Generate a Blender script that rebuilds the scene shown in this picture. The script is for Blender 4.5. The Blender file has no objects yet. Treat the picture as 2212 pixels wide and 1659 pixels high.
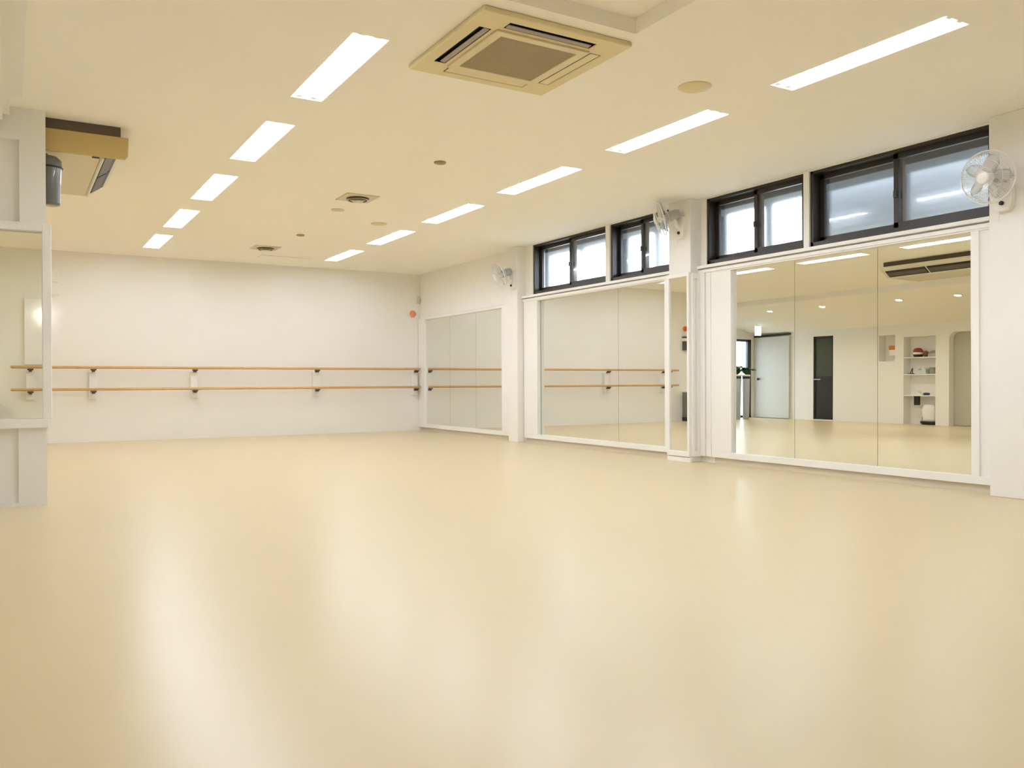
import bpy, math, random
from mathutils import Matrix, Vector
random.seed(4)
scene = bpy.context.scene
C = scene.collection
S = 0.86            # one layout unit (camera height) in metres; layout z = 0 is eye level, floor at z = -1


def P(x, y, z):
    return Vector((x * S, y * S, (z + 1.0) * S))


# ------------------------------------------------------------------ camera
F_PX, W_PX = 1826.6, 2212.0
cam_data = bpy.data.cameras.new('camera')
cam_data.sensor_width = 36.0
cam_data.sensor_fit = 'HORIZONTAL'
cam_data.lens = F_PX / W_PX * 36.0
cam_data.clip_start = 0.02
cam_data.clip_end = 200
cam = bpy.data.objects.new('camera', cam_data)
C.objects.link(cam)
yaw, pit, rol = math.radians(30.78), math.radians(-0.1113), math.radians(-0.2429)
fw = Vector((math.cos(yaw) * math.cos(pit), -math.sin(yaw) * math.cos(pit), math.sin(pit)))
rt = Vector((-math.sin(yaw), -math.cos(yaw), 0.0))
up = rt.cross(fw)
rt2 = math.cos(rol) * rt + math.sin(rol) * up
up2 = -math.sin(rol) * rt + math.cos(rol) * up
m = Matrix((rt2, up2, -fw)).transposed().to_4x4()
m.translation = P(0, 0, 0)
cam.matrix_world = m
scene.camera = cam

# ------------------------------------------------------------------ world and exposure
world = bpy.data.worlds.new('overcast_sky')
scene.world = world
world.use_nodes = True
wn = world.node_tree.nodes
wn['Background'].inputs['Color'].default_value = (0.80, 0.90, 1.0, 1)
wn['Background'].inputs['Strength'].default_value = 6.5
scene.view_settings.view_transform = 'Standard'
scene.view_settings.look = 'None'
scene.view_settings.gamma = 1.0
scene.view_settings.use_curve_mapping = False
scene.view_settings.exposure = 0.80
scene.cycles.max_bounces = 14
scene.cycles.diffuse_bounces = 8
scene.cycles.glossy_bounces = 6
scene.cycles.transmission_bounces = 8
scene.cycles.use_denoising = True
scene.cycles.sample_clamp_indirect = 6.0
TUBE = 26.0         # tube lamp emission
LAMP_COL = (0.90, 0.985, 1.18)

# ------------------------------------------------------------------ materials
MAT = {}


def mat(name, col, rough=0.5, var=0.03, scale=6.0, metal=0.0, spec=0.5, trans=0.0, ior=1.45, coat=0.0, coat_rough=0.03,
        emit=None, estr=0.0, bump=0.0, bscale=80.0, rvar=0.0):
    mt = bpy.data.materials.new(name)
    mt.use_nodes = True
    nt = mt.node_tree
    b = nt.nodes['Principled BSDF']
    b.inputs['Roughness'].default_value = rough
    b.inputs['Metallic'].default_value = metal
    b.inputs['Specular IOR Level'].default_value = spec
    b.inputs['Transmission Weight'].default_value = trans
    b.inputs['IOR'].default_value = ior
    b.inputs['Coat Weight'].default_value = coat
    b.inputs['Coat Roughness'].default_value = coat_rough
    tc = nt.nodes.new('ShaderNodeTexCoord')
    no = nt.nodes.new('ShaderNodeTexNoise')
    no.inputs['Scale'].default_value = scale
    no.inputs['Detail'].default_value = 3
    nt.links.new(tc.outputs['Object'], no.inputs['Vector'])
    if var > 0:
        mx = nt.nodes.new('ShaderNodeMix')
        mx.data_type = 'RGBA'
        mx.inputs[6].default_value = tuple(max(0, c * (1 - var)) for c in col) + (1,)
        mx.inputs[7].default_value = tuple(min(1, c * (1 + var)) for c in col) + (1,)
        nt.links.new(no.outputs['Fac'], mx.inputs[0])
        nt.links.new(mx.outputs[2], b.inputs['Base Color'])
    else:
        b.inputs['Base Color'].default_value = tuple(col) + (1,)
    if rvar > 0:
        mr = nt.nodes.new('ShaderNodeMapRange')
        mr.inputs['To Min'].default_value = rough - rvar
        mr.inputs['To Max'].default_value = rough + rvar
        nt.links.new(no.outputs['Fac'], mr.inputs['Value'])
        nt.links.new(mr.outputs['Result'], b.inputs['Roughness'])
    if bump > 0:
        n2 = nt.nodes.new('ShaderNodeTexNoise')
        n2.inputs['Scale'].default_value = bscale
        nt.links.new(tc.outputs['Object'], n2.inputs['Vector'])
        bp = nt.nodes.new('ShaderNodeBump')
        bp.inputs['Strength'].default_value = bump
        bp.inputs['Distance'].default_value = 0.002
        nt.links.new(n2.outputs['Fac'], bp.inputs['Height'])
        nt.links.new(bp.outputs['Normal'], b.inputs['Normal'])
    if emit:
        b.inputs['Emission Color'].default_value = tuple(emit) + (1,)
        b.inputs['Emission Strength'].default_value = estr
    MAT[name] = mt
    return mt


mat('wall_paint', (0.86, 0.845, 0.805), 0.6, 0.012, 2.0, spec=0.3, bump=0.05)
mat('ceiling_paint', (0.93, 0.895, 0.815), 0.8, 0.012, 2.0, spec=0.2)
mat('trim_paint', (0.87, 0.86, 0.825), 0.4, 0.01, 3.0, spec=0.4)
mat('vinyl_floor', (0.645, 0.533, 0.325), 0.30, 0.012, 1.2, spec=0.85)
mat('toe_paint', (0.62, 0.56, 0.44), 0.6)
mat('dark_bronze', (0.030, 0.023, 0.017), 0.35, 0.1, spec=0.5)
mat('latch_metal', (0.05, 0.05, 0.05), 0.3, metal=0.6)
mat('frosted_glass', (0.90, 0.94, 0.97), 0.15, 0.0, trans=1.0, ior=1.45, coat=0.5, coat_rough=0.04)
mat('clear_glass', (0.86, 0.885, 0.83), 0.0, 0.0, trans=1.0, ior=1.25)
mat('mirror_silver', (0.86, 0.875, 0.83), 0.0, 0.0, metal=1.0)
mat('mirror_edge', (0.30, 0.30, 0.24), 0.4)
mat('oak_rail', (0.58, 0.36, 0.15), 0.4, 0.15, 30.0)
mat('clamp_brown', (0.07, 0.045, 0.025), 0.5)
mat('mustard_plastic', (0.52, 0.39, 0.15), 0.5)
mat('detector_brown', (0.34, 0.27, 0.15), 0.6)
mat('aged_plastic', (0.71, 0.615, 0.36), 0.5, 0.03)
mat('aged_plastic_light', (0.70, 0.61, 0.40), 0.5, 0.03)
mat('cream_plastic', (0.66, 0.60, 0.44), 0.5, 0.03)
mat('grille_taupe', (0.42, 0.345, 0.205), 0.7, 0.06, 40)
mat('vent_black', (0.012, 0.011, 0.010), 0.5)
mat('vane_grey', (0.36, 0.32, 0.28), 0.5)
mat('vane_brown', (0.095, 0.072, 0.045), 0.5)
mat('white_plastic', (0.86, 0.84, 0.79), 0.35, 0.01)
mat('fan_wire', (0.88, 0.87, 0.83), 0.4, 0.0)
mat('fan_blade', (0.93, 0.93, 0.91), 0.3, 0.0, trans=0.75, ior=1.2)
mat('grey_plastic', (0.42, 0.42, 0.39), 0.4)
mat('black_plastic', (0.02, 0.02, 0.02), 0.4)
mat('speaker_grey', (0.12, 0.12, 0.10), 0.28, 0.15, 8, coat=0.4)
mat('alarm_red', (0.74, 0.25, 0.13), 0.35)
mat('alarm_orange', (0.75, 0.085, 0.02), 0.35)
mat('tube_glow', (1, 1, 1), 0.4, 0.0, emit=LAMP_COL, estr=TUBE)
mat('reflector_white', (0.90, 0.88, 0.83), 0.35, 0.0)
mat('downlight_glow', (1, 1, 1), 0.4, 0.0, emit=(1, 0.93, 0.82), estr=280.0)
mat('exit_glow', (0.6, 0.9, 0.8), 0.4, 0.0, emit=(0.70, 1.0, 1.0), estr=1.6)
mat('globe_glow', (1, 1, 1), 0.4, 0.0, emit=(1, 0.96, 0.90), estr=4.0)
mat('door_brown', (0.018, 0.011, 0.007), 0.45, 0.15, 20)
mat('door_glass', (0.07, 0.082, 0.058), 0.25, 0.1, 3)
mat('steel', (0.55, 0.53, 0.48), 0.3, metal=0.9)
mat('slate_frame', (0.06, 0.07, 0.08), 0.4)
mat('alcove_panel', (0.50, 0.49, 0.41), 0.5)
mat('leaf_green', (0.025, 0.075, 0.03), 0.4, 0.3, 20)
mat('planter_grey', (0.42, 0.46, 0.52), 0.3)
mat('shelf_red', (0.30, 0.045, 0.035), 0.5)
mat('shelf_maroon', (0.20, 0.06, 0.045), 0.5)
mat('shelf_olive', (0.30, 0.29, 0.21), 0.6)
mat('shelf_orange', (0.62, 0.20, 0.05), 0.5)
mat('navy', (0.03, 0.05, 0.11), 0.5)
mat('paper', (0.78, 0.78, 0.80), 0.6)
mat('pale_blue_plastic', (0.62, 0.66, 0.68), 0.4)
mat('screen_dark', (0.07, 0.075, 0.07), 0.25)
mat('cabinet_grey', (0.19, 0.19, 0.16), 0.4)
mat('outside_dark', (0.05, 0.055, 0.06), 0.7)
mat('outside_post', (0.16, 0.19, 0.22), 0.6)
mat('door_white', (0.60, 0.585, 0.545), 0.5)
mat('outside_siding', (0.33, 0.345, 0.36), 0.7)
mat('outside_ground', (0.30, 0.30, 0.28), 0.8)


# ------------------------------------------------------------------ mesh helpers
class MB:
    def __init__(self):
        self.v, self.f, self.smooth, self.marks = [], [], [], []

    def add(self, verts, faces, smooth=False):
        n = len(self.v)
        self.marks.append((n, len(self.f)))
        self.v += [tuple(q) for q in verts]
        self.f += [tuple(i + n for i in f) for f in faces]
        self.smooth += [smooth] * len(faces)

    def box(self, x0, x1, y0, y1, z0, z1):          # layout units
        x0, x1 = sorted((x0, x1)); y0, y1 = sorted((y0, y1)); z0, z1 = sorted((z0, z1))
        c = [P(x, y, z) for z in (z0, z1) for y in (y0, y1) for x in (x0, x1)]
        self.add(c, [(0, 2, 3, 1), (4, 5, 7, 6), (0, 1, 5, 4), (2, 6, 7, 3), (0, 4, 6, 2), (1, 3, 7, 5)])
        return self

    def quad(self, a, b, c, d):
        self.add([a, b, c, d], [(0, 1, 2, 3)])
        return self

    def prism(self, poly, axis, a0, a1):            # poly in layout units on the two other axes
        n = len(poly)
        def mk(u, w, a):
            return P(*((a, u, w) if axis == 'x' else (u, a, w) if axis == 'y' else (u, w, a)))
        vs = [mk(u, w, a0) for u, w in poly] + [mk(u, w, a1) for u, w in poly]
        fs = [tuple(range(n)), tuple(range(2 * n - 1, n - 1, -1))]
        fs += [(i, i + n, (i + 1) % n + n, (i + 1) % n) for i in range(n)]
        self.add(vs, fs)
        return self

    def tube(self, pts, r, n=8, cap=True):          # metres
        pts = [Vector(p) for p in pts]
        rs = r if isinstance(r, (list, tuple)) else [r] * len(pts)
        rings = []
        prev = None
        for i, p in enumerate(pts):
            t = (pts[min(i + 1, len(pts) - 1)] - pts[max(i - 1, 0)]).normalized()
            if prev is None:
                a = t.orthogonal().normalized()
            else:
                a = (prev - t * prev.dot(t)).normalized()
            prev = a
            b = t.cross(a)
            rings.append([p + rs[i] * (math.cos(2 * math.pi * k / n) * a + math.sin(2 * math.pi * k / n) * b) for k in range(n)])
        vs = [q for rg in rings for q in rg]
        fs = []
        for i in range(len(rings) - 1):
            for k in range(n):
                fs.append((i * n + k, i * n + (k + 1) % n, (i + 1) * n + (k + 1) % n, (i + 1) * n + k))
        self.add(vs, fs, True)
        if cap:
            m0 = len(self.v)
            self.add(rings[0], [tuple(range(n))[::-1]])
            self.add(rings[-1], [tuple(range(n))])
        return self

    def lathe(self, prof, n=24, M=None, smooth=True):   # prof [(r, z)] metres, about z, placed by matrix M
        M = M or Matrix()
        vs = [M @ Vector((r * math.cos(2 * math.pi * k / n), r * math.sin(2 * math.pi * k / n), z)) for r, z in prof for k in range(n)]
        fs = []
        for i in range(len(prof) - 1):
            for k in range(n):
                fs.append((i * n + k, i * n + (k + 1) % n, (i + 1) * n + (k + 1) % n, (i + 1) * n + k))
        fs.append(tuple(range(n))[::-1])
        fs.append(tuple((len(prof) - 1) * n + k for k in range(n)))
        self.add(vs, fs, smooth)
        return self

    def ring(self, R, r, z, n=40, k=6, M=None):
        M = M or Matrix()
        vs, fs = [], []
        for i in range(n):
            a = 2 * math.pi * i / n
            for j in range(k):
                b = 2 * math.pi * j / k
                q = R + r * math.cos(b)
                vs.append(M @ Vector((q * math.cos(a), q * math.sin(a), z + r * math.sin(b))))
        for i in range(n):
            for j in range(k):
                fs.append((i * k + j, ((i + 1) % n) * k + j, ((i + 1) % n) * k + (j + 1) % k, i * k + (j + 1) % k))
        self.add(vs, fs, True)
        return self

    def slab(self, us, ws, holes, a0, a1, axis):
        """flat slab in the plane of the two axes other than `axis`, rectangular holes cut through"""
        U = sorted(set([us[0], us[1]] + [v for h in holes for v in h[:2] if us[0] < v < us[1]]))
        V = sorted(set([ws[0], ws[1]] + [v for h in holes for v in h[2:] if ws[0] < v < ws[1]]))
        def solid(i, j):
            if not (0 <= i < len(U) - 1 and 0 <= j < len(V) - 1):
                return False
            cu, cv = (U[i] + U[i + 1]) / 2, (V[j] + V[j + 1]) / 2
            return not any(h[0] < cu < h[1] and h[2] < cv < h[3] for h in holes)
        def mk(u, w, a):
            return P(*((a, u, w) if axis == 'x' else (u, a, w) if axis == 'y' else (u, w, a)))
        nv = len(V)
        vs = [mk(u, w, a) for a in (a0, a1) for u in U for w in V]
        off = len(U) * nv
        idx = lambda i, j, s: s * off + i * nv + j
        fs = []
        for i in range(len(U) - 1):
            for j in range(nv - 1):
                if not solid(i, j):
                    continue
                q = [(i, j), (i + 1, j), (i + 1, j + 1), (i, j + 1)]
                fs.append(tuple(idx(*p, 0) for p in q))
                fs.append(tuple(idx(*p, 1) for p in q[::-1]))
                for (di, dj), (p, r) in (((0, -1), (0, 1)), ((1, 0), (1, 2)), ((0, 1), (2, 3)), ((-1, 0), (3, 0))):
                    if not solid(i + di, j + dj):
                        fs.append((idx(*q[p], 0), idx(*q[p], 1), idx(*q[r], 1), idx(*q[r], 0)))
        self.add(vs, fs)
        return self

    def each(self, name, *a, **k):
        """one object per primitive added"""
        out = []
        for (v0, f0), (v1, f1) in zip(self.marks, self.marks[1:] + [(len(self.v), len(self.f))]):
            q = MB()
            q.add(self.v[v0:v1], [tuple(i - v0 for i in f) for f in self.f[f0:f1]])
            out.append(q.build(name, *a, **k))
        return out

    def build(self, name, material, parent=None, bevel=0.0, seg=2, kind=None, label=None):
        me = bpy.data.meshes.new(name)
        me.from_pydata(self.v, [], self.f)
        me.polygons.foreach_set('use_smooth', self.smooth)
        me.materials.append(MAT[material])
        me.update()
        import bmesh
        bm = bmesh.new(); bm.from_mesh(me)
        bmesh.ops.recalc_face_normals(bm, faces=bm.faces)
        bm.to_mesh(me); bm.free()
        o = bpy.data.objects.new(name, me)
        C.objects.link(o)
        if parent is not None:
            o.parent = parent
            o.matrix_parent_inverse = Matrix.Translation(-world_loc(parent))
        if bevel > 0:
            b = o.modifiers.new('bevel', 'BEVEL')
            b.width = bevel; b.segments = seg; b.limit_method = 'ANGLE'
        if kind:
            o['kind'] = kind
        if label:
            o['label'] = label
        return o


def world_loc(o):
    v = Vector(o.location)
    while o.parent is not None:
        v = v + o.matrix_parent_inverse.translation
        o = o.parent
        v = v + Vector(o.location)
    return v


def empty(name, loc, label=None, cat=None, group=None, kind=None):
    o = bpy.data.objects.new(name, None)
    o.empty_display_size = 0.1
    C.objects.link(o)
    o.location = loc
    return tag(o, label, cat, group, kind)


def tag(o, label=None, cat=None, group=None, kind=None):
    if label: o['label'] = label
    if cat: o['category'] = cat
    if group: o['group'] = group
    if kind: o['kind'] = kind
    return o


def box(*a):
    return MB().box(*a)


# ------------------------------------------------------------------ layout constants
H = 2.272            # ceiling
BX = 16.282          # back wall
WY = -7.45           # mirror-side wall face
ROW_A = (-2.187, -1.926)
ROW_B = (-5.283, -5.027)
A_FAR = [6.66 + 2.143 * i for i in range(-2, 5)]
B_FAR = [6.656 + 2.143 * i for i in range(-2, 5)]
B_FAR[1] = 4.565
LEN = 1.43

# ------------------------------------------------------------------ setting
fl = MB().slab((-4, 19.4), (-7.8, 6.0), [], -1.08, -1.0, 'z').build('floor', 'vinyl_floor', kind='structure')

holes = [(f - LEN, f, *ROW_A) for f in A_FAR] + [(f - LEN, f, *ROW_B) for f in B_FAR]
COF = (1.9, 4.33, -3.53, -2.36)
holes.append(COF)
ceil = MB().slab((-4, 19.2), (-7.7, 2.42), holes, H, H + 0.10, 'z').build('ceiling', 'ceiling_paint', kind='structure')
cof = MB()
cof.box(COF[0] - .02, COF[1] + .02, COF[2] - .02, COF[3] + .02, H + 0.10, H + 0.14)
cof.build('recessed_panel', 'ceiling_paint', ceil)
# sloped annex ceiling, lower towards the far wall
ZS, KS = H - .115, (1.60 - H + .115) / 2.9
def slope_z(y):
    return ZS + KS * (y - 2.40)
MB().prism([(2.40, ZS), (5.45, slope_z(5.45)), (5.45, slope_z(5.45) + .1), (2.40, H + .1)], 'x', 8.0, 19.1).build('ceiling_slope', 'ceiling_paint', kind='structure')
MB().prism([(2.345, H), (2.345, ZS - .012), (2.37, ZS - .022), (2.42, ZS - .010), (2.42, H)], 'x', 8.1, 18.97).build('trim_1', 'trim_paint', kind='structure')

# walls
box(BX, BX + .2, -7.7, 1.3, -1, H).build('wall_back', 'wall_paint', kind='structure')
box(BX + .2, 18.98, 1.1, 1.3, -1, H).build('wall_annex_return', 'wall_paint', kind='structure')
win_z = (1.441, 2.262)
W1 = (8.45, 11.82)
W2 = (4.22, 7.78)
MB().slab((-4, BX), (-1, H), [(W1[0], W1[1], *win_z), (W2[0], W2[1], *win_z)], WY - .22, WY, 'y').build('wall_right', 'wall_paint', kind='structure')
box(-4.2, -4, -7.7, 1.4, -1, H).build('wall_behind', 'wall_paint', kind='structure')
box(-4, 8.02, 1.2, 1.4, -1, H).build('wall_left', 'wall_paint', kind='structure')
box(7.92, 8.02, 1.4, 5.5, -1, H).build('wall_annex_near', 'wall_paint', kind='structure')

# partition at the left with a glazed opening
part = MB()
part.slab((-.275, 1.2), (-1, H), [(-.247, 1.0, -.283, 1.27), (-.085, 1.0, 1.334, 2.01), (-.07, 1.0, -.968, -.36)], 8.02, 8.17, 'x')
part = part.build('wall_partition', 'wall_paint', kind='structure')
box(8.07, 8.12, -.085, 1.0, 1.334, 2.01).build('inset_panel', 'wall_paint', part)
box(8.055, 8.11, -.07, 1.0, -.968, -.36).build('inset_panel', 'wall_paint', part)
box(7.985, 8.03, -.275, 1.15, 1.262, 1.33).build('head_rail', 'trim_paint', part, .004)
box(7.965, 8.03, -.285, 1.15, -.358, -.283).build('sill_board', 'trim_paint', part, .004)
box(7.978, 8.05, -.312, -.245, -.283, 1.325).build('corner_post', 'trim_paint', part, .004)
box(8.08, 8.095, -.26, 1.02, -.29, 1.28).build('pane', 'clear_glass', part)
# boxed beam along the ceiling on the partition side
bm_ = MB().box(2.6, 7.68, -.105, .9, H - .014, H)
bm_.box(2.6, 7.98, -.02, .9, H - .085, H)
bm_.box(2.6, 7.95, .03, .9, H - .14, H)
bm_.build('trim_2', 'wall_paint', kind='structure')

# three columns on the mirror wall
def column(name, x0, x1, y1):
    return box(x0, x1, WY - .05, y1, -1, H).build(name, 'wall_paint', None, .006, 2, kind='structure')
c1 = column('trim_3', 12.06, 12.36, -7.29)
c2 = column('trim_4', 7.87, 8.27, -7.27)
c3 = column('trim_5', 3.86, 4.17, -7.29)
box(7.86, 8.28, -7.28, -7.24, -1.0, -.945).build('plinth', 'trim_paint', c2)

# ------------------------------------------------------------------ windows
def window(name, x_hi, mull, x_lo):
    """x_hi is the far end; mull = (far, near) faces of the pale post between the two sliding pairs"""
    w = empty(name, P((x_hi + x_lo) / 2, WY, win_z[0]), kind='structure')
    z0, z1 = win_z
    yo, yi = WY - .20, WY - .015
    t = .055
    for a, b in ((mull[0], x_hi), (x_lo, mull[1])):
        fr = MB()
        fr.box(a, b, yo, yi, z0, z0 + t); fr.box(a, b, yo, yi, z1 - .03, z1)
        fr.box(a, a + .035, yo, yi, z0, z1); fr.box(b - .035, b, yo, yi, z0, z1)
        fr.box(a, b, yo + .085, yo + .097, z0 + t, z0 + t + .02)
        fr.build('frame', 'dark_bronze', w)
    box(mull[1], mull[0], yo, WY + .01, z0, z1).build('mullion', 'trim_paint', w)
    for a, b in ((mull[0] + .035, x_hi - .035), (x_lo + .035, mull[1] - .035)):
        mid = (a + b) / 2
        for k, (p, q, y) in enumerate(((a, mid + .03, yi - .075), (mid - .03, b, yi - .135))):
            s = MB()
            st = .05
            for (u0, u1, v0, v1) in ((p, q, z0 + t, z0 + t + .06), (p, q, z1 - .08, z1 - .03), (p, p + st, z0 + t, z1 - .03), (q - st, q, z0 + t, z1 - .03)):
                s.box(u0, u1, y - .022, y + .022, v0, v1)
            so = s.build('sash', 'dark_bronze', w)
            box(p + st - .01, q - st + .01, y - .004, y + .004, z0 + t + .05, z1 - .075).build('pane', 'frosted_glass', so)
            if k == 0:
                lt = MB().box(q - .045, q - .012, y + .022, y + .05, z0 + .36, z0 + .43)
                lt.build('latch', 'latch_metal', so, .003)
    return w


window('window_1', W1[1], (9.828, 9.73), W1[0])
window('window_2', W2[1], (6.28, 6.206), W2[0])
for nm, a, b in (('trim_6', 8.28, 12.06), ('trim_7', 4.17, 7.87)):
    t = MB().box(a, b, WY, WY + .075, 1.40, 1.437)
    t.box(a, b, WY, WY + .055, 1.345, 1.385)
    t.build(nm, 'trim_paint', None, .004, 2, kind='structure')

# ------------------------------------------------------------------ wall mirrors
def mirror(label, x_lo, x_hi, o_lo, o_hi, seams, W, tilt=0.0, psi=0.0, pivot=0.0, zt=1.331, zb=-.854, zo=1.345, side=0.0):
    root = empty('wall_mirror', P((o_lo + o_hi) / 2, -7.40, -.925), label, 'mirror', 'mirrors along the window wall')
    yf, yb = -7.405, WY - .02
    if zt > zo: zo = zt + .01
    box(o_lo, o_hi, yb, yf, zt, zo).build('top_rail', 'trim_paint', root, .003)
    box(o_lo, o_hi, yb, yf, -.925, zb).build('bottom_rail', 'trim_paint', root, .003)
    box(x_lo - side if side else o_lo, x_lo, yb, yf, zb, zt).build('stile', 'trim_paint', root, .003)
    if side:
        box(o_lo, x_lo - side, yb, yf - .018, zb, zt).build('side_panel', 'wall_paint', root)
    box(x_hi, o_hi, yb, yf, zb, zt).build('stile', 'trim_paint', root, .003)
    xs = [x_lo - .03] + sorted(seams) + [x_hi + .03]
    for i, (a, b) in enumerate(zip(xs[:-1], xs[1:])):
        g = .004 if i else 0
        me = MB()
        def mk(x, z, back=0.0):
            y = W - math.tan(math.radians(tilt)) * (z - 0.0) - math.tan(math.radians(psi)) * (x - pivot) - back
            return P(x, y, z)
        za, zc = zb - .02, zt + .02
        vs = [mk(a + g, za), mk(b, za), mk(b, zc), mk(a + g, zc)] + [mk(a + g, za, .012), mk(b, za, .012), mk(b, zc, .012), mk(a + g, zc, .012)]
        me.add(vs, [(0, 1, 2, 3), (7, 6, 5, 4), (0, 4, 5, 1), (1, 5, 6, 2), (2, 6, 7, 3), (3, 7, 4, 0)])
        me.build('mirror_panel', 'mirror_silver', root)
    box(x_lo - .03, x_hi + .03, W - .12, W - .10, zb - .02, zt + .02).build('backing_board', 'mirror_edge', root)
    box(o_lo + .03, o_hi - .03, WY - .01, WY + .015, -1.0, -.92).build('toe_board', 'toe_paint', root)
    return root


# the wall behind the glass is cut back a little so that the panels can sit in it
for o in [bpy.data.objects['wall_right']]:
    me = o.data
    me.clear_geometry()
    b = MB().slab((-4, BX), (-1, H), [(W1[0], W1[1], *win_z), (W2[0], W2[1], *win_z),
                                      (12.78, 15.97, -.88, 1.36), (8.5, 11.64, -.88, 1.36), (4.39, 7.34, -.88, 1.36)], WY - .24, WY, 'y')
    me.from_pydata(b.v, [], b.f)
    import bmesh
    bm = bmesh.new(); bm.from_mesh(me); bmesh.ops.recalc_face_normals(bm, faces=bm.faces); bm.to_mesh(me); bm.free()

mirror('wide framed mirror of three panels furthest from the camera, nearest the back wall', 12.785, 15.96, 12.40, 16.27, [13.793, 14.866], -7.445, zt=1.30)
mirror('framed mirror of two panels under the window between two white columns, middle of three', 8.515, 11.627, 8.44, 12.04, [9.536], -7.45, psi=0.9, pivot=10.0)
mirror('large framed mirror of three panels nearest the camera, reflecting niche shelves and dark door', 4.403, 7.327, 4.18, 7.66, [5.378, 6.413], -7.45, tilt=0.3, side=.075)
for nme, xa, xb, yy in (('trim_8', 7.67, 7.755, -7.41), ('trim_9', 7.76, 7.85, -7.395)):
    box(xa, xb, WY - .02, yy, -.925, 1.345).build(nme, 'trim_paint', None, .003, kind='structure')

# slim mirror fixed to the column between the two windows
nm = empty('column_mirror', P(8.07, -7.26, -.9), 'slim tall framed mirror strip on the front of the middle white column', 'mirror')
nf = MB().box(7.87, 8.28, -7.27, -7.235, 1.31, 1.36).box(7.87, 8.28, -7.27, -7.235, -.935, -.87)
nf.each('frame_rail', 'trim_paint', nm, .003)
box(8.235, 8.28, -7.27, -7.235, -.87, 1.31).build('stile', 'trim_paint', nm, .003)
box(7.87, 7.905, -7.27, -7.235, -.87, 1.31).build('stile', 'trim_paint', nm, .003)
box(7.90, 8.24, -7.268, -7.255, -.875, 1.315).build('mirror_panel', 'mirror_silver', nm)

nm = empty('side_mirror', P(7.86, -7.36, -.9), 'very narrow mirror strip with white surround on the side face of the middle column', 'mirror')
sf = MB().box(7.84, 7.87, -7.44, -7.275, 1.28, 1.345).box(7.84, 7.87, -7.44, -7.275, -.93, -.86)
sf.each('frame_rail', 'trim_paint', nm, .002)
box(7.84, 7.87, -7.30, -7.275, -.86, 1.28).build('stile', 'trim_paint', nm, .002)
box(7.84, 7.87, -7.44, -7.345, -.86, 1.28).build('stile', 'trim_paint', nm, .002)
box(7.855, 7.868, -7.345, -7.30, -.86, 1.28).build('mirror_panel', 'mirror_silver', nm)

# ------------------------------------------------------------------ fluorescent ceiling lights
def troffer(far, row, label, group):
    y0, y1 = row
    root = empty('ceiling_light', P(far - LEN / 2, (y0 + y1) / 2, H), label, 'ceiling light', group)
    h = MB()
    d = .085
    a, b = far - LEN, far
    h.box(a, b, y0, y1, H + d, H + d + .012)
    h.prism([(y0, H), (y0 + .006, H), (y0 + .03, H + d), (y0, H + d)], 'x', a, b)
    h.prism([(y1, H), (y1 - .006, H), (y1 - .03, H + d), (y1, H + d)], 'x', a, b)
    h.box(a, a + .008, y0, y1, H, H + d); h.box(b - .008, b, y0, y1, H, H + d)
    h.build('reflector', 'reflector_white', root)
    for k in (.29, .71):
        yc = y0 + (y1 - y0) * k
        MB().tube([P(a + .045, yc, H + .035), P(b - .045, yc, H + .035)], .0165, 12).build('lamp_tube', 'tube_glow', root)
        s = MB()
        for xa, xb in ((a + .008, a + .045), (b - .045, b - .008)):
            s.box(xa, xb, yc - .026, yc + .026, H + .012, H + d)
        s.each('lamp_holder', 'reflector_white', root)
    return root


ordn = ['nearest', 'second', 'third', 'fourth', 'fifth', 'sixth']
for i, f in enumerate(A_FAR):
    if i == 0:
        lb = 'twin-tube ceiling light of the row away from the mirrors, just behind the camera'
    elif i == 1:
        lb = 'twin-tube ceiling light beside the cassette air conditioner with only its tip at the top edge'
    else:
        k = i - 2
        lb = ['large twin-tube ceiling light next to the cassette unit, in the row away from the mirrors',
              'second twin-tube ceiling light from the camera in the row away from the mirrors',
              'third twin-tube ceiling light from the camera in the row away from the mirrors',
              'fourth twin-tube ceiling light from the camera in the row away from the mirrors',
              'smallest twin-tube ceiling light by the back wall in the row away from the mirrors'][k]
    troffer(f, ROW_A, lb, 'ceiling lights in the row away from the mirrors')
for i, f in enumerate(B_FAR):
    lb = ['twin-tube ceiling light of the mirror-side row, beside the camera and out of view',
          'longest twin-tube ceiling light, first of the row along the mirror wall, above the near fan',
          'second twin-tube ceiling light from the camera in the row along the mirror wall',
          'third twin-tube ceiling light from the camera in the row along the mirror wall',
          'fourth twin-tube ceiling light from the camera in the row along the mirror wall',
          'fifth twin-tube ceiling light from the camera in the row along the mirror wall',
          'last twin-tube ceiling light by the back wall in the row along the mirror wall'][i]
    troffer(f, ROW_B, lb, 'ceiling lights in the row along the mirror wall')

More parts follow.
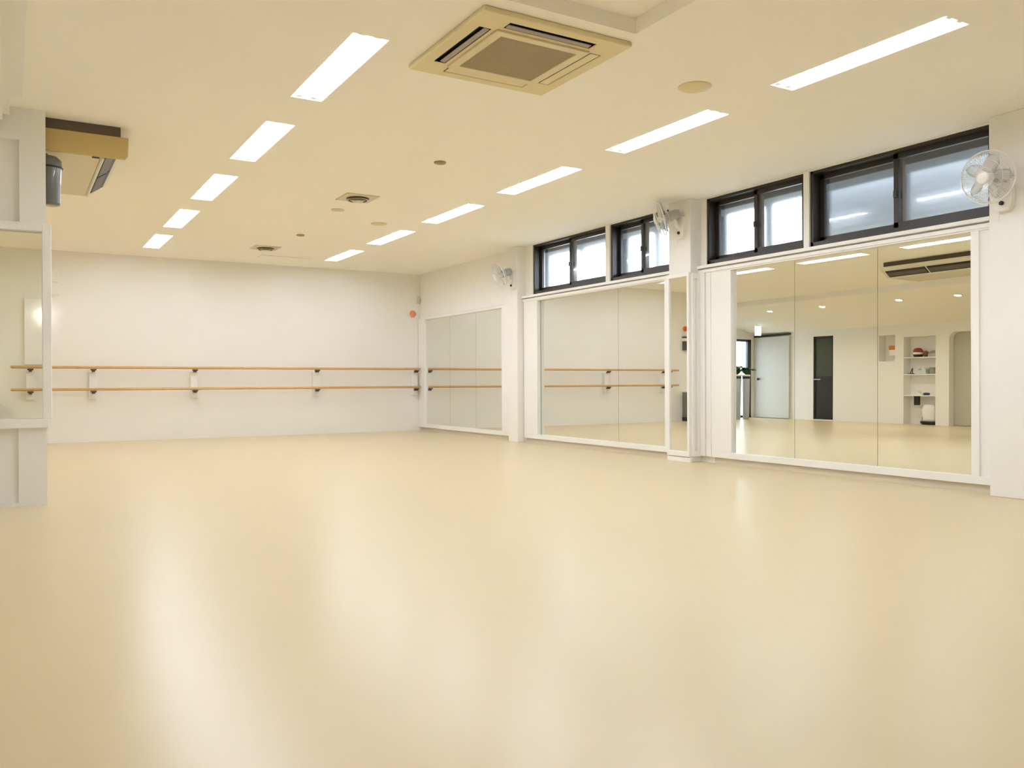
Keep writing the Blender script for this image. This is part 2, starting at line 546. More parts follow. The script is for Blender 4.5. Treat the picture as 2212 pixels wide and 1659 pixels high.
# ------------------------------------------------------------------ ceiling cassette air conditioner
ca = (4.444, 5.564, -3.595, -2.465)
cx, cy = (ca[0] + ca[1]) / 2, (ca[2] + ca[3]) / 2
root = empty('cassette_air_conditioner', P(cx, cy, H), 'square yellowed ceiling cassette air conditioner with dark central grille', 'air conditioner')
zb = H - .035
slots = []
hw = .33
off = .43
slots.append(('x', cy + off, 1)); slots.append(('x', cy - off, 0)); slots.append(('y', cx + off, 0)); slots.append(('y', cx - off, 1))
hl = []
for ax, c, op in slots:
    hl.append((cx - hw, cx + hw, c - .042, c + .042) if ax == 'x' else (c - .042, c + .042, cy - hw, cy + hw))
g = .305
hl.append((cx - g, cx + g, cy - g, cy + g))
pn = MB().slab((ca[0], ca[1]), (ca[2], ca[3]), hl, zb, H + .0, 'z').build('face_panel', 'aged_plastic', root, .008)
for ax, c, op in slots:
    r = hl[slots.index((ax, c, op))]
    lin = MB().box(r[0], r[1], r[2], r[3], H - .006, H - .001)
    for q in ((r[0], r[0] + .003, r[2], r[3]), (r[1] - .003, r[1], r[2], r[3]), (r[0], r[1], r[2], r[2] + .003), (r[0], r[1], r[3] - .003, r[3])):
        lin.box(*q, zb + .003, H - .001)
    lin.build('air_outlet', 'vent_black', root)
    v = MB()
    if op:      # vane hanging open
        if ax == 'x':
            v.prism([(c - .034, zb + .002), (c + .002, zb + .006), (c + .002, zb + .011), (c - .034, zb + .007)], 'x', r[0] + .01, r[1] - .01)
        else:
            v.prism([(c + .036, zb + .002), (c - .002, zb + .006), (c - .002, zb + .011), (c + .036, zb + .007)], 'y', r[2] + .01, r[3] - .01)
        v.build('vane', 'vane_grey', root)
    else:
        if ax == 'x':
            v.box(r[0] + .006, r[1] - .006, r[2] + .006, r[3] - .006, zb + .002, zb + .010)
        else:
            v.box(r[0] + .006, r[1] - .006, r[2] + .006, r[3] - .006, zb + .002, zb + .010)
        v.build('vane', 'aged_plastic', root)
gf = MB().slab((cx - g - .055, cx + g + .055), (cy - g - .055, cy + g + .055), [(cx - g + .01, cx + g - .01, cy - g + .01, cy + g - .01)], zb - .014, zb + .002, 'z')
gf.build('grille_frame', 'aged_plastic_light', root, .004)
gr = MB()
n = 46
for i in range(n):
    x = cx - g + .012 + (2 * g - .024) * i / (n - 1)
    gr.box(x - .0042, x + .0042, cy - g + .01, cy + g - .01, zb - .008, zb - .001)
gr.box(cx - g + .01, cx + g - .01, cy - g + .01, cy + g - .01, zb - .001, zb + .004)
gr.build('intake_grille', 'grille_taupe', root, kind='stuff')

# ------------------------------------------------------------------ small ceiling fittings
def disc(name, x, y, r, prof, m, label, cat):
    M = Matrix.Translation(P(x, y, H))
    return tag(MB().lathe([(a * r, b) for a, b in prof], 28, M).build(name, m), label, cat)


flat = [(1.0, .001), (1.0, -.004), (.93, -.009), (.0001, -.010)]
dome = [(1.0, .001), (1.0, -.008), (.9, -.014), (.55, -.018), (.0001, -.019)]
disc('ceiling_speaker', 4.875, -4.555, .128 * S, flat, 'aged_plastic', 'large flat round yellowed cover on the ceiling between cassette unit and mirror-side lights', 'ceiling cover')
disc('smoke_detector', 7.86, -3.83, .062 * S, dome, 'detector_brown', 'small round detector on the ceiling beyond the cassette unit, nearer of two', 'smoke detector')
disc('smoke_detector', 12.77, -3.85, .062 * S, dome, 'detector_brown', 'tiny round detector on the ceiling near the back wall, farther of two', 'smoke detector')
disc('ceiling_cover', 11.33, -4.55, .115 * S, flat, 'aged_plastic', 'flat yellowish round cover beside the far lights along the mirror row', 'ceiling cover')
disc('ceiling_cover', 10.69, -3.72, .085 * S, flat, 'cream_plastic', 'faint pale round cover just beyond the nearer ceiling diffuser', 'ceiling cover')
tag(box(15.08, 15.36, -4.75, -3.85, H - .02, H).build('ceiling_hatch', 'ceiling_paint', None, .004), 'shallow pale hatch panel on the ceiling against the back wall', 'hatch')


def diffuser(x, y, label):
    r = empty('air_diffuser', P(x, y, H), label, 'air diffuser', 'round air diffusers on the ceiling')
    box(x - .21, x + .21, y - .21, y + .21, H - .012, H).build('face_plate', 'cream_plastic', r, .004)
    M = Matrix.Translation(P(x, y, H))
    MB().lathe([(.118, -.010), (.118, -.016), (.0001, -.016)], 28, M).build('throat', 'vane_brown', r)
    MB().lathe([(.080, -.014), (.118, -.028), (.122, -.031), (.075, -.028), (.0001, -.028)], 28, M).build('outer_cone', 'cream_plastic', r)
    MB().lathe([(.02, -.027), (.060, -.040), (.060, -.043), (.0001, -.043)], 28, M).build('inner_cone', 'cream_plastic', r)
    rr = MB().ring(.092, .008, -.029, 28, 6, M)
    rr.build('shadow_gap', 'vane_brown', r)


diffuser(9.87, -3.69, 'square ceiling diffuser with round dark-slotted outlet, larger and nearer of two')
diffuser(14.27, -3.71, 'square ceiling diffuser with round outlet close to the back wall, smaller of two')

# ------------------------------------------------------------------ hanging air conditioner beyond the partition
ax0, ax1, ay0, ay1, az0, az1 = 8.20, 10.05, -.925, .35, 2.0, 2.185
root = empty('hanging_air_conditioner', P((ax0 + ax1) / 2, (ay0 + ay1) / 2, az1), 'cream box air conditioner hung from the ceiling behind the white partition', 'air conditioner')
body = MB()
prof = [(ay1, az0 + .05), (ay1 - .1, az0), (ay0 + .215, az0), (ay0 + .05, az1 - .075), (ay0 + .01, az1 - .05), (ay0, az1), (ay1, az1)]
body.prism(prof, 'x', ax0 + .05, ax1 - .05)
body.build('body', 'cream_plastic', root, .004)
MB().prism(prof, 'x', ax1 - .05, ax1).build('end_cap', 'cream_plastic', root, .004)
for a, b in ((ax0, ax0 + .05),):
    MB().prism([(ay1, az0 + .05), (ay1 - .1, az0 - .005), (ay0 + .02, az0 - .005), (ay0, az0 + .02), (ay0 - .005, az1), (ay1, az1)], 'x', a, b).build('end_cap', 'mustard_plastic', root, .006)
# outlet along the chamfer that faces the mirrors
def on_ch(t, lift):
    y = (ay0 + .215) + (ay0 + .05 - ay0 - .215) * t
    z = az0 + (az1 - .075 - az0) * t
    nrm = Vector((0, -(az1 - .075 - az0), -.165)).normalized()
    return y + nrm.y * lift, z + nrm.z * lift
def ch_strip(t0, t1, xa, xb, lift, th):
    a = on_ch(t0, lift); b = on_ch(t1, lift); c = on_ch(t1, lift + th); d = on_ch(t0, lift + th)
    return MB().prism([a, b, c, d], 'x', xa, xb)
xm = ax0 + .06 + (ax1 - ax0 - .12) * .53
for xa, xb in ((ax0 + .07, xm - .015), (xm + .015, ax1 - .07)):
    ch_strip(.06, .97, xa, xb, .0, .006).build('air_outlet', 'vent_black', root)
    ch_strip(.25, .75, xa + .02, xb - .02, .006, .006).build('vane', 'vane_brown', root)
ch_strip(.0, .10, ax0 + .06, ax1 - .06, .004, .02).build('outlet_lip', 'cream_plastic', root)
box(ax0 + .008, ax1 - .03, ay0 + .06, ay1 - .05, az1, H - .001).build('gap_shade_block', 'vane_brown', root)  # solid dark block standing in for the shaded gap under the ceiling
box(ax0 + .06, ax0 + .075, -.70, -.64, az0 - .012, az0).build('badge', 'vane_brown', root)

# grey hanging box seen between partition and air conditioner
root = empty('loudspeaker', P(8.24, -.30, 2.05), 'tall dark grey rounded box hanging at the edge of the partition under the air conditioner', 'loudspeaker')
sp = MB()
M = Matrix.Translation(P(8.275, -.315, 1.535)) @ Matrix.Diagonal((.94, .94, .93, 1))
sp.lathe([(.055, .0), (.070, .006), (.074, .02), (.078, .18), (.086, .30), (.082, .36), (.05, .39), (.0001, .395)], 20, M)
sp.build('cabinet', 'speaker_grey', root)
br = MB().tube([P(8.27, -.313, 1.93), P(8.26, -.29, 1.965), P(8.22, -.25, 1.968), P(8.17, -.24, 1.968)], .012, 8)
br.build('hanging_bracket', 'speaker_grey', root)
MB().ring(.088, .007, .30, 24, 6, M).build('collar', 'black_plastic', root)

# ------------------------------------------------------------------ ballet barre on the back wall
root = empty('ballet_barre', P(BX, -3.6, -.1), 'double wooden ballet barre fixed along the white back wall', 'ballet barre')
xr = BX - .17
for z, nme in ((.287, 'rail'), (-.087, 'rail')):
    MB().tube([P(xr, -.03, z), P(xr, -.05, z), P(xr, -7.36, z), P(xr, -7.38, z)], [.012, .021, .021, .015], 12).build('rail', 'oak_rail', root)
for y in (-.314, -1.254, -2.913, -5.183, -7.29):
    b = box(BX - .085, BX, y - .062, y + .062, -.255, .215).build('bracket_board', 'trim_paint', root, .004)
    for z in (.215, -.16):
        cl = MB()
        cl.box(BX - .19, BX - .085, y - .024, y + .024, z - .004, z + .022)
        cl.box(BX - .20, BX - .14, y - .045, y + .045, z + .020, z + .044)
        cl.build('clamp', 'clamp_brown', b, .003)

# ------------------------------------------------------------------ things on the back wall
def alarm(y, z, m, label):
    r = empty('fire_alarm_lamp', P(BX, y, z), label, 'alarm lamp')
    M = Matrix.Translation(P(BX, y, z)) @ Matrix.Rotation(-math.pi / 2, 4, 'Y')
    MB().lathe([(.075, -.002), (.075, .012), (.066, .02), (.0001, .022)], 24, M).build('base_plate', 'white_plastic', r)
    MB().lathe([(.060, .018), (.058, .04), (.048, .062), (.028, .076), (.0001, .08)], 24, M).build('lens', m, r)


alarm(-7.27, 1.440, 'alarm_red', 'small red fire alarm lamp on the back wall beside the far mirror corner')
alarm(.31, 1.345, 'alarm_orange', 'orange-red alarm lamp on the back wall, seen only in the slim column mirror')
tag(box(BX - .05, BX, -7.42, -7.38, 1.66, 1.82).build('cable_cover', 'cream_plastic', None, .004), 'tiny beige cover strip high in the back wall corner above the red lamp', 'cable cover')

r = empty('wall_box', P(BX, -.68, 1.52), 'small white box high on the back wall beside the partition post', 'wall box')
box(BX - .10, BX, -.742, -.60, 1.516, 1.715).build('body', 'white_plastic', r, .004)
box(BX - .085, BX, -.735, -.60, 1.725, 1.94).build('lid', 'white_plastic', r, .004)
box(BX - .09, BX, -.738, -.60, 1.715, 1.725).build('seam', 'toe_paint', r)
tag(box(BX - .045, BX, -.585, -.23, .33, 1.435).build('wall_panel', 'trim_paint', None, .005), 'tall white board on the back wall seen through the partition glass', 'panel')
r = empty('wall_light', P(BX, -.50, 1.15), 'small glowing round wall light behind the partition glass', 'wall light')
M = Matrix.Translation(P(BX - .045, -.50, 1.15)) @ Matrix.Rotation(-math.pi / 2, 4, 'Y')
MB().lathe([(.05, 0), (.05, .02), (.0001, .022)], 20, M).build('base_plate', 'white_plastic', r)
MB().lathe([(.02, .02), (.046, .035), (.056, .065), (.046, .097), (.02, .113), (.0001, .115)], 20, M).build('lamp_globe', 'globe_glow', r)

r = empty('wall_monitor', P(BX, .38, .97), 'small dark screen with white top on the back wall, seen in the slim column mirror', 'monitor')
box(BX - .08, BX, .24, .53, .80, 1.02).build('screen', 'screen_dark', r, .004)
box(BX - .10, BX, .23, .54, 1.03, 1.10).build('housing', 'white_plastic', r, .004)
box(BX - .09, BX, .23, .54, 1.11, 1.15).build('top_vent', 'screen_dark', r, .003)
r = empty('floor_cabinet', P(BX - .2, .5, -1), 'grey cabinet with black base on the floor, seen in the slim column mirror', 'cabinet')
box(BX - .35, BX - .02, .22, .76, -.90, -.27).build('body', 'cabinet_grey', r, .006)
box(BX - .37, BX - .02, .21, .77, -1.0, -.90).build('base', 'black_plastic', r, .004)
box(BX - .375, BX - .35, .25, .73, -.85, -.33).build('door', 'cabinet_grey', r, .004)
box(BX - .37, BX - .02, .21, .77, -.27, -.245).build('top', 'white_plastic', r, .004)

# ------------------------------------------------------------------ wall fans
def rotm(axis):
    return Vector(axis).normalized().to_track_quat('Z', 'Y').to_matrix().to_4x4()


def make_fan(x, y, z, yaw_, pitch_, label):
    base = P(x, y, z)
    r = empty('wall_fan', base, label, 'fan', 'white oscillating fans on the columns')
    def L(a, b, c):
        return base + Vector((a, b, c))
    pl = MB()
    n_ = 20
    ring = [(math.cos(2 * math.pi * k / n_), math.sin(2 * math.pi * k / n_)) for k in range(n_)]
    def sup(c, e=.55):
        return math.copysign(abs(c) ** e, c)
    vs = [L(.075 * sup(a), 0, .125 * sup(b)) for a, b in ring] + [L(.068 * sup(a), .045, .118 * sup(b)) for a, b in ring]
    fs = [tuple(range(n_)), tuple(range(2 * n_ - 1, n_ - 1, -1))] + [(i, (i + 1) % n_, (i + 1) % n_ + n_, i + n_) for i in range(n_)]
    pl.add(vs, fs)
    pl.build('mount_plate', 'white_plastic', r, .006)
    kn = MB().lathe([(.016, 0), (.016, .014), (.010, .018), (.0001, .018)], 14, Matrix.Translation(L(0, .045, -.06)) @ Matrix.Rotation(-math.pi / 2, 4, 'X'))
    kn.build('control_knob', 'black_plastic', r)
    MB().box(0, 0, 0, 0, 0, 0)
    sw = MB().lathe([(.010, 0), (.010, .008), (.0001, .009)], 12, Matrix.Translation(L(.0, .045, -.015)) @ Matrix.Rotation(-math.pi / 2, 4, 'X'))
    sw.build('speed_switch', 'grey_plastic', r)
    d = Vector((math.sin(yaw_) * math.cos(pitch_), math.cos(yaw_) * math.cos(pitch_), math.sin(pitch_)))
    piv = L(0, .115, .125)
    MB().tube([L(0, .03, -.01), L(0, .085, .02), L(0, .11, .07), piv + Vector((0, 0, .0))], [.030, .027, .025, .028], 12).build('arm', 'white_plastic', r, 0)
    M = Matrix.Translation(piv) @ rotm(d)
    MB().lathe([(.018, -.07), (.045, -.06), (.055, -.02), (.055, .05), (.048, .085), (.0001, .09)], 20, M).build('motor_housing', 'grey_plastic', r)
    g = MB()
    R_ = .185
    zc = .135
    g.ring(R_, .0055, zc, 48, 6, M)
    for q, zz in ((.95, zc + .028), (.70, zc + .062), (.38, zc + .072)):
        g.ring(R_ * q * .98, .0016, zz, 36, 4, M)
    for q, zz in ((.93, zc - .035), (.62, zc - .062)):
        g.ring(R_ * q, .0016, zz, 36, 4, M)
    nw = 64
    for k in range(nw):
        a = 2 * math.pi * k / nw
        def pt(q, zz, tw=0):
            return M @ Vector((R_ * q * math.cos(a + tw), R_ * q * math.sin(a + tw), zz))
        g.tube([pt(1, zc), pt(.95, zc + .028, .02), pt(.70, zc + .062, .08), pt(.22, zc + .074, .25)], .0011, 4, False)
        g.tube([pt(1, zc), pt(.93, zc - .035), pt(.62, zc - .062), pt(.28, zc - .066)], .0011, 4, False)
    g.build('guard', 'fan_wire', r, kind='stuff')
    MB().lathe([(.045, zc + .066), (.045, zc + .078), (.030, zc + .084), (.0001, zc + .085)], 20, M).build('badge', 'white_plastic', r)
    MB().lathe([(.030, .085), (.034, .10), (.034, .165), (.02, .185), (.0001, .187)], 18, M).build('hub', 'white_plastic', r)
    for k in range(5):
        bl = MB()
        a0 = 2 * math.pi * k / 5
        vs = []
        for i in range(6):
            q = .03 + (.160 - .03) * i / 5
            half = (.14 + .36 * math.sin(math.pi * min(1, (i + .8) / 5.6)))
            for s in (-1, -.33, .33, 1):
                a = a0 + half * s * .95
                vs.append(M @ Vector((q * math.cos(a), q * math.sin(a), .125 + .022 * s)))
        fs = [(i * 4 + j, i * 4 + j + 1, (i + 1) * 4 + j + 1, (i + 1) * 4 + j) for i in range(5) for j in range(3)]
        bl.add(vs, fs, True)
        o = bl.build('blade', 'fan_blade', r)
        so = o.modifiers.new('thick', 'SOLIDIFY'); so.thickness = .002
    MB().tube([L(.03, .03, -.12), L(.03, .035, -.20)], .0018, 5).build('pull_cord', 'white_plastic', r)
    return r


make_fan(4.03, -7.29, 1.57, math.radians(-6), math.radians(-10), 'white wall fan with round guard on the nearest column, beside the large window')
make_fan(8.02, -7.27, 1.93, math.radians(36), math.radians(-15), 'white wall fan on the middle column between the two windows')
make_fan(12.16, -7.29, 1.69, math.radians(8), math.radians(-22), 'faint white wall fan on the farthest column, above the far mirror')

# ------------------------------------------------------------------ annex wall with doors and niches (seen in the near mirror)
AY = 5.3
D1 = (16.03, 16.72, 1.43)
N1 = (14.07, 14.56, .655, 1.355)
N2 = (12.93, 13.82, -1.0, 1.28)
AL = (11.1, 12.57, -1.0, 1.35)
aw = MB().slab((8.02, 18.98), (-1, 1.75), [(D1[0], D1[1], -1, D1[2]), N1, N2, AL], AY, AY + .3, 'y')
aw = aw.build('wall_annex', 'wall_paint', kind='structure')
box(8.02, 19.18, AY + .3, AY + .42, -1, 1.75).build('wall_annex_back', 'wall_paint', kind='structure')
rc = .16
cr = MB()
pts = [(AL[1], AL[3]), (AL[1], AL[3] - rc)] + [(AL[1] - rc + rc * math.cos(t * math.pi / 16), AL[3] - rc + rc * math.sin(t * math.pi / 16)) for t in range(1, 8)] + [(AL[1] - rc, AL[3])]
cr.prism(pts, 'y', AY, AY + .25)
cr.build('rounded_corner', 'wall_paint', aw)
box(AL[0], AL[1] - .005, AY + .20, AY + .23, -.99, AL[3]).build('alcove_panel', 'alcove_panel', aw)
box(12.15, 12.165, AY + .19, AY + .20, -.98, AL[3] - .02).build('panel_seam', 'toe_paint', aw)
for z in (.745, .305, -.245):
    box(N2[0], N2[1], AY + .0, AY + .30, z - .022, z).build('shelf_board', 'trim_paint', aw)

dr = empty('door_1', P(16.37, AY, -1), kind='structure')
fb = MB()
for a in ((D1[0], D1[1], -.995, -.94), (D1[0], D1[1], 1.35, D1[2]), (D1[0], D1[0] + .06, -.99, D1[2]), (D1[1] - .06, D1[1], -.99, D1[2]), (D1[0], D1[1], .20, .27)):
    fb.box(a[0], a[1], AY + .02, AY + .08, a[2], a[3])
fb.build('door_frame', 'door_brown', dr)
box(D1[0] + .05, D1[1] - .05, AY + .04, AY + .06, .27, 1.36).build('door_pane', 'door_glass', dr)
box(D1[0] + .05, D1[1] - .05, AY + .035, AY + .065, -.95, .21).build('lower_panel', 'door_brown', dr)
hd = MB().box(16.43, 16.66, AY - .05, AY - .03, .165, .195).box(16.63, 16.66, AY - .04, AY + .03, .16, .20)
hd.build('door_handle', 'steel', dr, .004)
box(D1[0] - .02, D1[1] + .02, AY - .05, AY + .05, -1.0, -.975).build('threshold', 'trim_paint', dr)

d2 = empty('door_2', P(18.2, AY, -1), kind='structure')
box(17.56, 18.90, AY - .06, AY - .015, -.985, 1.50).build('leaf', 'door_white', d2, .004)
MB().prism([(17.54, 1.535), (18.92, 1.50), (18.92, 1.56), (17.54, 1.58)], 'y', AY - .09, AY).build('head_track', 'door_brown', d2)
MB().lathe([(.012, 0), (.012, .03), (.030, .045), (.034, .06), (.024, .075), (.0001, .078)], 16, Matrix.Translation(P(18.72, AY - .06, .20)) @ Matrix.Rotation(math.pi / 2, 4, 'X')).build('knob', 'clamp_brown', d2)
box(17.56, 17.575, AY - .065, AY - .06, -.98, 1.49).build('edge_seam', 'toe_paint', d2)

# end wall with a glazed door
EX = 18.98
MB().slab((1.1, 5.72), (-1, H), [(3.3, 5.16, -1, 1.44)], EX, EX + .2, 'x').build('wall_annex_end', 'wall_paint', kind='structure')
d3 = empty('door_3', P(EX, 4.2, -1), kind='structure')
fb = MB()
for a in ((3.3, 5.16, 1.37, 1.44), (3.3, 3.42, -1, 1.44), (5.02, 5.16, -1, 1.44), (3.3, 5.16, -1, -.93)):
    fb.box(EX + .02, EX + .12, a[0], a[1], a[2], a[3])
fb.build('door_frame', 'slate_frame', d3)
box(EX + .06, EX + .075, 3.40, 5.04, -.94, 1.38).build('door_pane', 'frosted_glass', d3)

# downlights on the slope
for i, (x, y) in enumerate(((16.31, 3.04), (14.61, 3.08), (12.46, 3.13), (11.05, 3.18))):
    z = slope_z(y)
    r = empty('downlight', P(x, y, z), ['round recessed downlight nearest the white flush door in the mirror, first of four',
              'second round downlight of four on the sloped ceiling, above the dark glazed door',
              'third round downlight of four on the sloped ceiling, above the small wall niche',
              'last round downlight of four on the sloped ceiling, under the hanging air conditioner'][i], 'downlight', 'downlights on the sloped ceiling')
    M = Matrix.Translation(P(x, y, z)) @ Matrix.Rotation(math.atan(KS), 4, 'X')
    MB().ring(.070, .012, -.002, 24, 6, M).build('trim_ring', 'white_plastic', r)
    MB().lathe([(.066, -.004), (.0001, -.006)], 24, M).build('lamp_disc', 'downlight_glow', r)

# emergency exit light
r = empty('exit_light', P(17.9, 4.30, 1.80), 'slim glowing pale green emergency light hanging by the white door in the mirror', 'exit light')
box(17.88, 17.95, 4.20, 4.40, 1.48, 1.77).build('housing', 'white_plastic', r, .003)
box(17.872, 17.88, 4.21, 4.39, 1.49, 1.76).build('light_face', 'exit_glow', r)
box(17.90, 17.93, 4.19, 4.20, 1.48, 1.77).build('side_light', 'exit_glow', r)
MB().tube([P(17.915, 4.3, 1.77), P(17.915, 4.3, slope_z(4.3))], .008, 8).build('stem', 'white_plastic', r)

# two tall planters before the glazed door
def planter(x, y, seed, label, long_side=False):
    rnd = random.Random(seed)
    r = empty('potted_plant', P(x, y, -1), label, 'potted plant', 'planters by the glazed door')
    M = Matrix.Translation(P(x, y, -1))
    MB().lathe([(.075, 0), (.078, .01), (.088, .6), (.098, 1.03), (.0001, 1.03)], 20, M).build('pedestal', 'planter_grey', r)
    MB().lathe([(.099, 1.03), (.099, 1.09), (.0001, 1.09)], 20, M).build('band', 'black_plastic', r)
    MB().lathe([(.108, 1.09), (.110, 1.13), (.0001, 1.13)], 20, M).build('rim', 'white_plastic', r)
    top = P(x, y, -1) + Vector((0, 0, 1.12))
    for k in range(15):
        a = 2 * math.pi * k / 15 + rnd.uniform(-.3, .3)
        l = rnd.uniform(.12, .165) if not (long_side and math.sin(a) > .45) else rnd.uniform(.20, .26)
        lift = rnd.uniform(.04, .17)
        w = rnd.uniform(.06, .09)
        d = Vector((math.cos(a), math.sin(a), 0)); s = Vector((-math.sin(a), math.cos(a), 0))
        vs = []
        for i in range(5):
            t = i / 4
            c = top + d * (l * t) + Vector((0, 0, lift * math.sin(t * 2.3) * 1.4))
            ww = w * math.sin(math.pi * (.08 + .88 * t))
            vs += [c - s * ww + Vector((0, 0, .012)), c, c + s * ww + Vector((0, 0, .012))]
        fs = [(i * 3 + j, i * 3 + j + 1, (i + 1) * 3 + j + 1, (i + 1) * 3 + j) for i in range(4) for j in range(2)]
        q = MB(); q.add(vs, fs, True)
        o = q.build('leaf', 'leaf_green', r)
        so = o.modifiers.new('thick', 'SOLIDIFY'); so.thickness = .003


planter(17.95, 3.50, 1, 'tall grey planter with dark leaves before the glazed door, farther from the white door')
planter(17.95, 3.85, 2, 'tall grey planter with dark leaves before the glazed door, nearer the white door', True)

# ------------------------------------------------------------------ things in the niches
def niche(x, y, z):
    return P(x, AY + y, z)


r = empty('storage_box', niche(14.17, .12, .84), 'white box with orange lid fixed in the small square niche', 'box')
box(14.09, 14.27, AY + .06, AY + .26, .83, .96).build('body', 'white_plastic', r, .006)
box(14.08, 14.29, AY + .05, AY + .27, .96, 1.07).build('lid', 'shelf_orange', r, .008)
box(14.08, 14.30, AY + .05, AY + .30, .81, .83).build('shelf', 'trim_paint', r)

zs = .745
r = empty('helmet', niche(13.52, .13, zs), 'red, white and black rounded helmet on the top niche shelf', 'helmet')
M = Matrix.Translation(niche(13.50, .14, zs))
MB().lathe([(.085, 0), (.095, .02), (.100, .06), (.0001, .06)], 20, M).build('chin_band', 'black_plastic', r)
MB().lathe([(.100, .06), (.103, .11), (.0001, .11)], 20, M).build('visor_band', 'white_plastic', r)
MB().lathe([(.104, .11), (.100, .15), (.080, .185), (.045, .205), (.0001, .21)], 20, M).build('shell', 'shelf_red', r)
r = empty('small_ball', niche(13.24, .12, zs), 'maroon ball between helmet and olive bundle on the top niche shelf', 'ball')
M = Matrix.Translation(niche(13.26, .12, zs))
MB().lathe([(.02, 0)] + [(.068 * math.sin(t), .066 - .066 * math.cos(t)) for t in [.5, .9, 1.3, 1.7, 2.1, 2.5, 2.8]] + [(.0001, .132)], 18, M).build('body', 'shelf_maroon', r)
MB().lathe([(.012, .130), (.010, .138), (.0001, .139)], 10, M).build('valve', 'black_plastic', r)
r = empty('folded_bundle', niche(13.03, .12, zs), 'olive and grey folded bundle at the end of the top niche shelf', 'bundle')
MB().prism([(12.94, zs), (13.17, zs), (13.16, zs + .08), (12.95, zs + .10)], 'y', AY + .03, AY + .24).build('lower_fold', 'grey_plastic', r, .015)
MB().prism([(12.94, zs + .09), (13.18, zs + .085), (13.10, zs + .155), (13.0, zs + .175)], 'y', AY + .04, AY + .23).build('upper_fold', 'shelf_olive', r, .02)

zs = .305
r = empty('desk_stand', niche(13.66, .08, zs), 'small black stand on the middle niche shelf', 'stand')
box(13.60, 13.74, AY + .05, AY + .15, zs, zs + .02).build('base', 'black_plastic', r, .004)
MB().tube([niche(13.69, .1, zs + .02), niche(13.66, .1, zs + .09), niche(13.63, .1, zs + .15)], .009, 8).build('post', 'black_plastic', r)
MB().tube([niche(13.63, .1, zs + .02), niche(13.63, .1, zs + .16)], .008, 8).build('arm', 'black_plastic', r)
r = empty('plastic_case', niche(13.36, .12, zs), 'pale translucent case with handle on the middle niche shelf', 'case')
MB().prism([(13.21, zs), (13.53, zs), (13.51, zs + .13), (13.46, zs + .16), (13.28, zs + .16), (13.23, zs + .13)], 'y', AY + .03, AY + .22).build('body', 'pale_blue_plastic', r, .012)
MB().tube([niche(13.43, .12, zs + .155), niche(13.42, .12, zs + .20), niche(13.32, .12, zs + .20), niche(13.31, .12, zs + .155)], .009, 8).build('handle', 'white_plastic', r)
box(13.34, 13.41, AY + .02, AY + .035, zs + .10, zs + .14).build('latch', 'grey_plastic', r)
r = empty('storage_tin', niche(13.05, .12, zs), 'greyish round tin at the end of the middle niche shelf', 'tin')
M = Matrix.Translation(niche(13.06, .13, zs))
MB().lathe([(.085, 0), (.087, .005), (.087, .13), (.0001, .13)], 20, M).build('body', 'shelf_olive', r)
MB().lathe([(.090, .13), (.090, .15), (.0001, .152)], 20, M).build('lid', 'grey_plastic', r)

zs = -.245
r = empty('paper_stack', niche(13.42, .1, zs), 'low stack of white paper on the lower niche shelf', 'paper')
MB().prism([(13.30, zs), (13.62, zs), (13.60, zs + .02), (13.30, zs + .025)], 'y', AY + .02, AY + .24).build('sheets', 'paper', r)
MB().prism([(13.36, zs + .024), (13.52, zs + .024), (13.55, zs + .10), (13.48, zs + .11)], 'y', AY + .06, AY + .2).build('folded_card', 'paper', r)
r = empty('pencil_case', niche(13.24, .1, zs), 'dark blue pencil case beside the paper on the lower niche shelf', 'pencil case')
MB().tube([niche(13.15, .1, zs + .035), niche(13.17, .1, zs + .035), niche(13.29, .1, zs + .035), niche(13.31, .1, zs + .035)], [.02, .029, .029, .024], 12).build('body', 'navy', r)
box(13.18, 13.28, AY + .095, AY + .105, zs + .066, zs + .070).build('zip', 'steel', r)

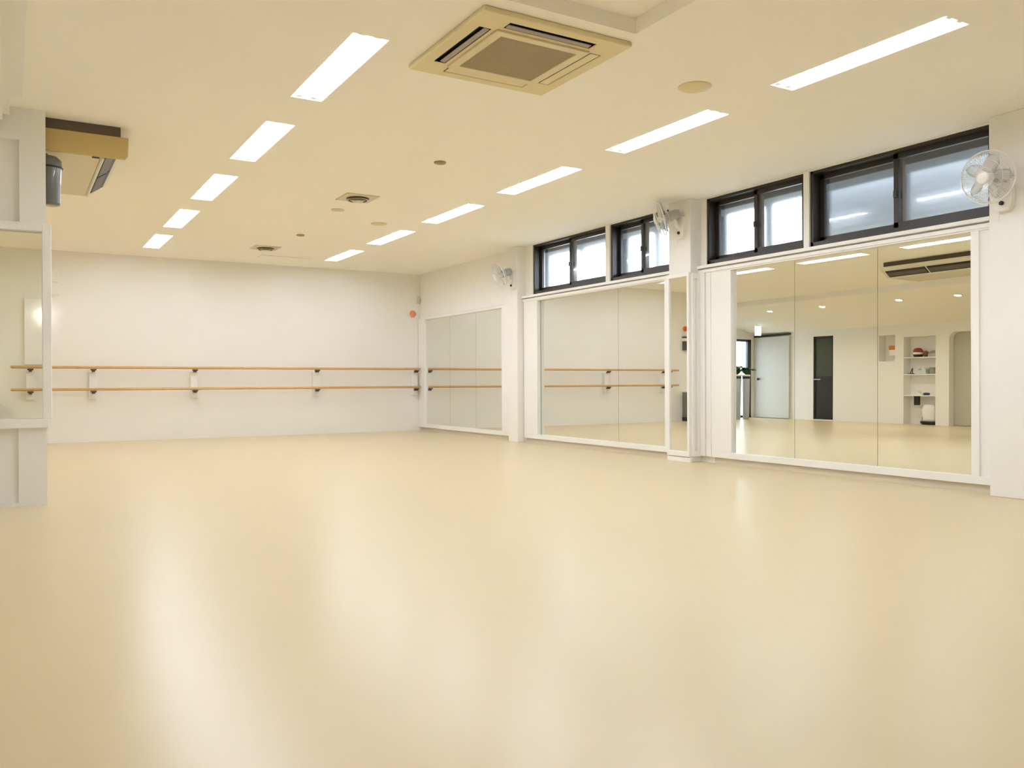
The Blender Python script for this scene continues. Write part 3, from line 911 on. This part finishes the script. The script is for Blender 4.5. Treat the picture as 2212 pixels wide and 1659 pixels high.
r = empty('hanging_pouch', niche(13.47, .06, -.3), 'black box hanging under the lowest niche shelf', 'pouch')
box(13.40, 13.53, AY + .01, AY + .09, -.50, -.29).build('body', 'black_plastic', r, .006)
box(13.40, 13.53, AY + .005, AY + .095, -.29, -.267).build('hanger', 'black_plastic', r)
r = empty('waste_bin', niche(13.2, .15, -1), 'pale plastic bin standing in a black oval tray at the niche bottom', 'bin')
M = Matrix.Translation(niche(13.20, .16, -1)) @ Matrix.Diagonal((1.2, .72, 1, 1))
MB().lathe([(.13, .0), (.165, .03), (.170, .075), (.160, .075), (.0001, .05)], 24, M).build('tray', 'black_plastic', r)
MB().lathe([(.11, .05), (.13, .12), (.135, .34), (.10, .44), (.0001, .45)], 24, M).build('bin_body', 'white_plastic', r)
MB().tube([niche(13.30, .02, -.80), niche(13.28, .0, -.86), niche(13.31, .01, -.90)], .012, 8).build('hose', 'grey_plastic', r)

# ------------------------------------------------------------------ outside the frosted windows
tag(box(3.0, 12.9, -8.02, WY - .25, 2.15, 2.30).build('roof_eave', 'outside_dark'), 'dark roof eave outside above both strip windows', 'eave')
for i, (a, b, lb) in enumerate(((12.22, 12.7, 'broad dark post outside the far end of the far strip window'),
              (11.20, 11.33, 'faint slim post outside the far strip window, behind its second sash'),
              (10.05, 10.30, 'dark post outside the far strip window, behind its third sash'),
              (9.33, 9.47, 'pale slim post outside the near end of the far strip window'),
              (8.03, 8.75, 'broad dark post outside the far end of the near strip window'),
              (7.27, 7.38, 'slim dark post outside the near strip window, behind its second sash'),
              (6.44, 6.60, 'dark post outside the near strip window, behind its third sash'),
              (5.45, 5.57, 'dark post outside the near strip window, behind its last sash'))):
    tag(box(a, b, -8.10, -8.03, 1.2, 2.45).build('outdoor_post', 'outside_post' if i in (1, 3) else 'outside_dark', None, .004), lb, 'post', 'posts outside the strip windows')
r = empty('outdoor_shutter', P(5.0, -8.5, 1.2), 'pale grey horizontal slat shutter outside the near strip window', 'shutter')
for k in range(18):
    z = 1.16 + k * .075
    MB().prism([(-8.50, z), (-8.48, z), (-8.42, z + .078), (-8.44, z + .078)], 'x', 3.4, 6.85).build('slat', 'outside_siding', r)
tag(box(2, 20, -30, -8.0, -1.1, -1.05).build('outdoor_ground', 'outside_ground', kind='structure'))
tag(box(19.3, 30, 0, 9, -1.1, -1.05).build('outdoor_paving', 'outside_ground', kind='structure'))
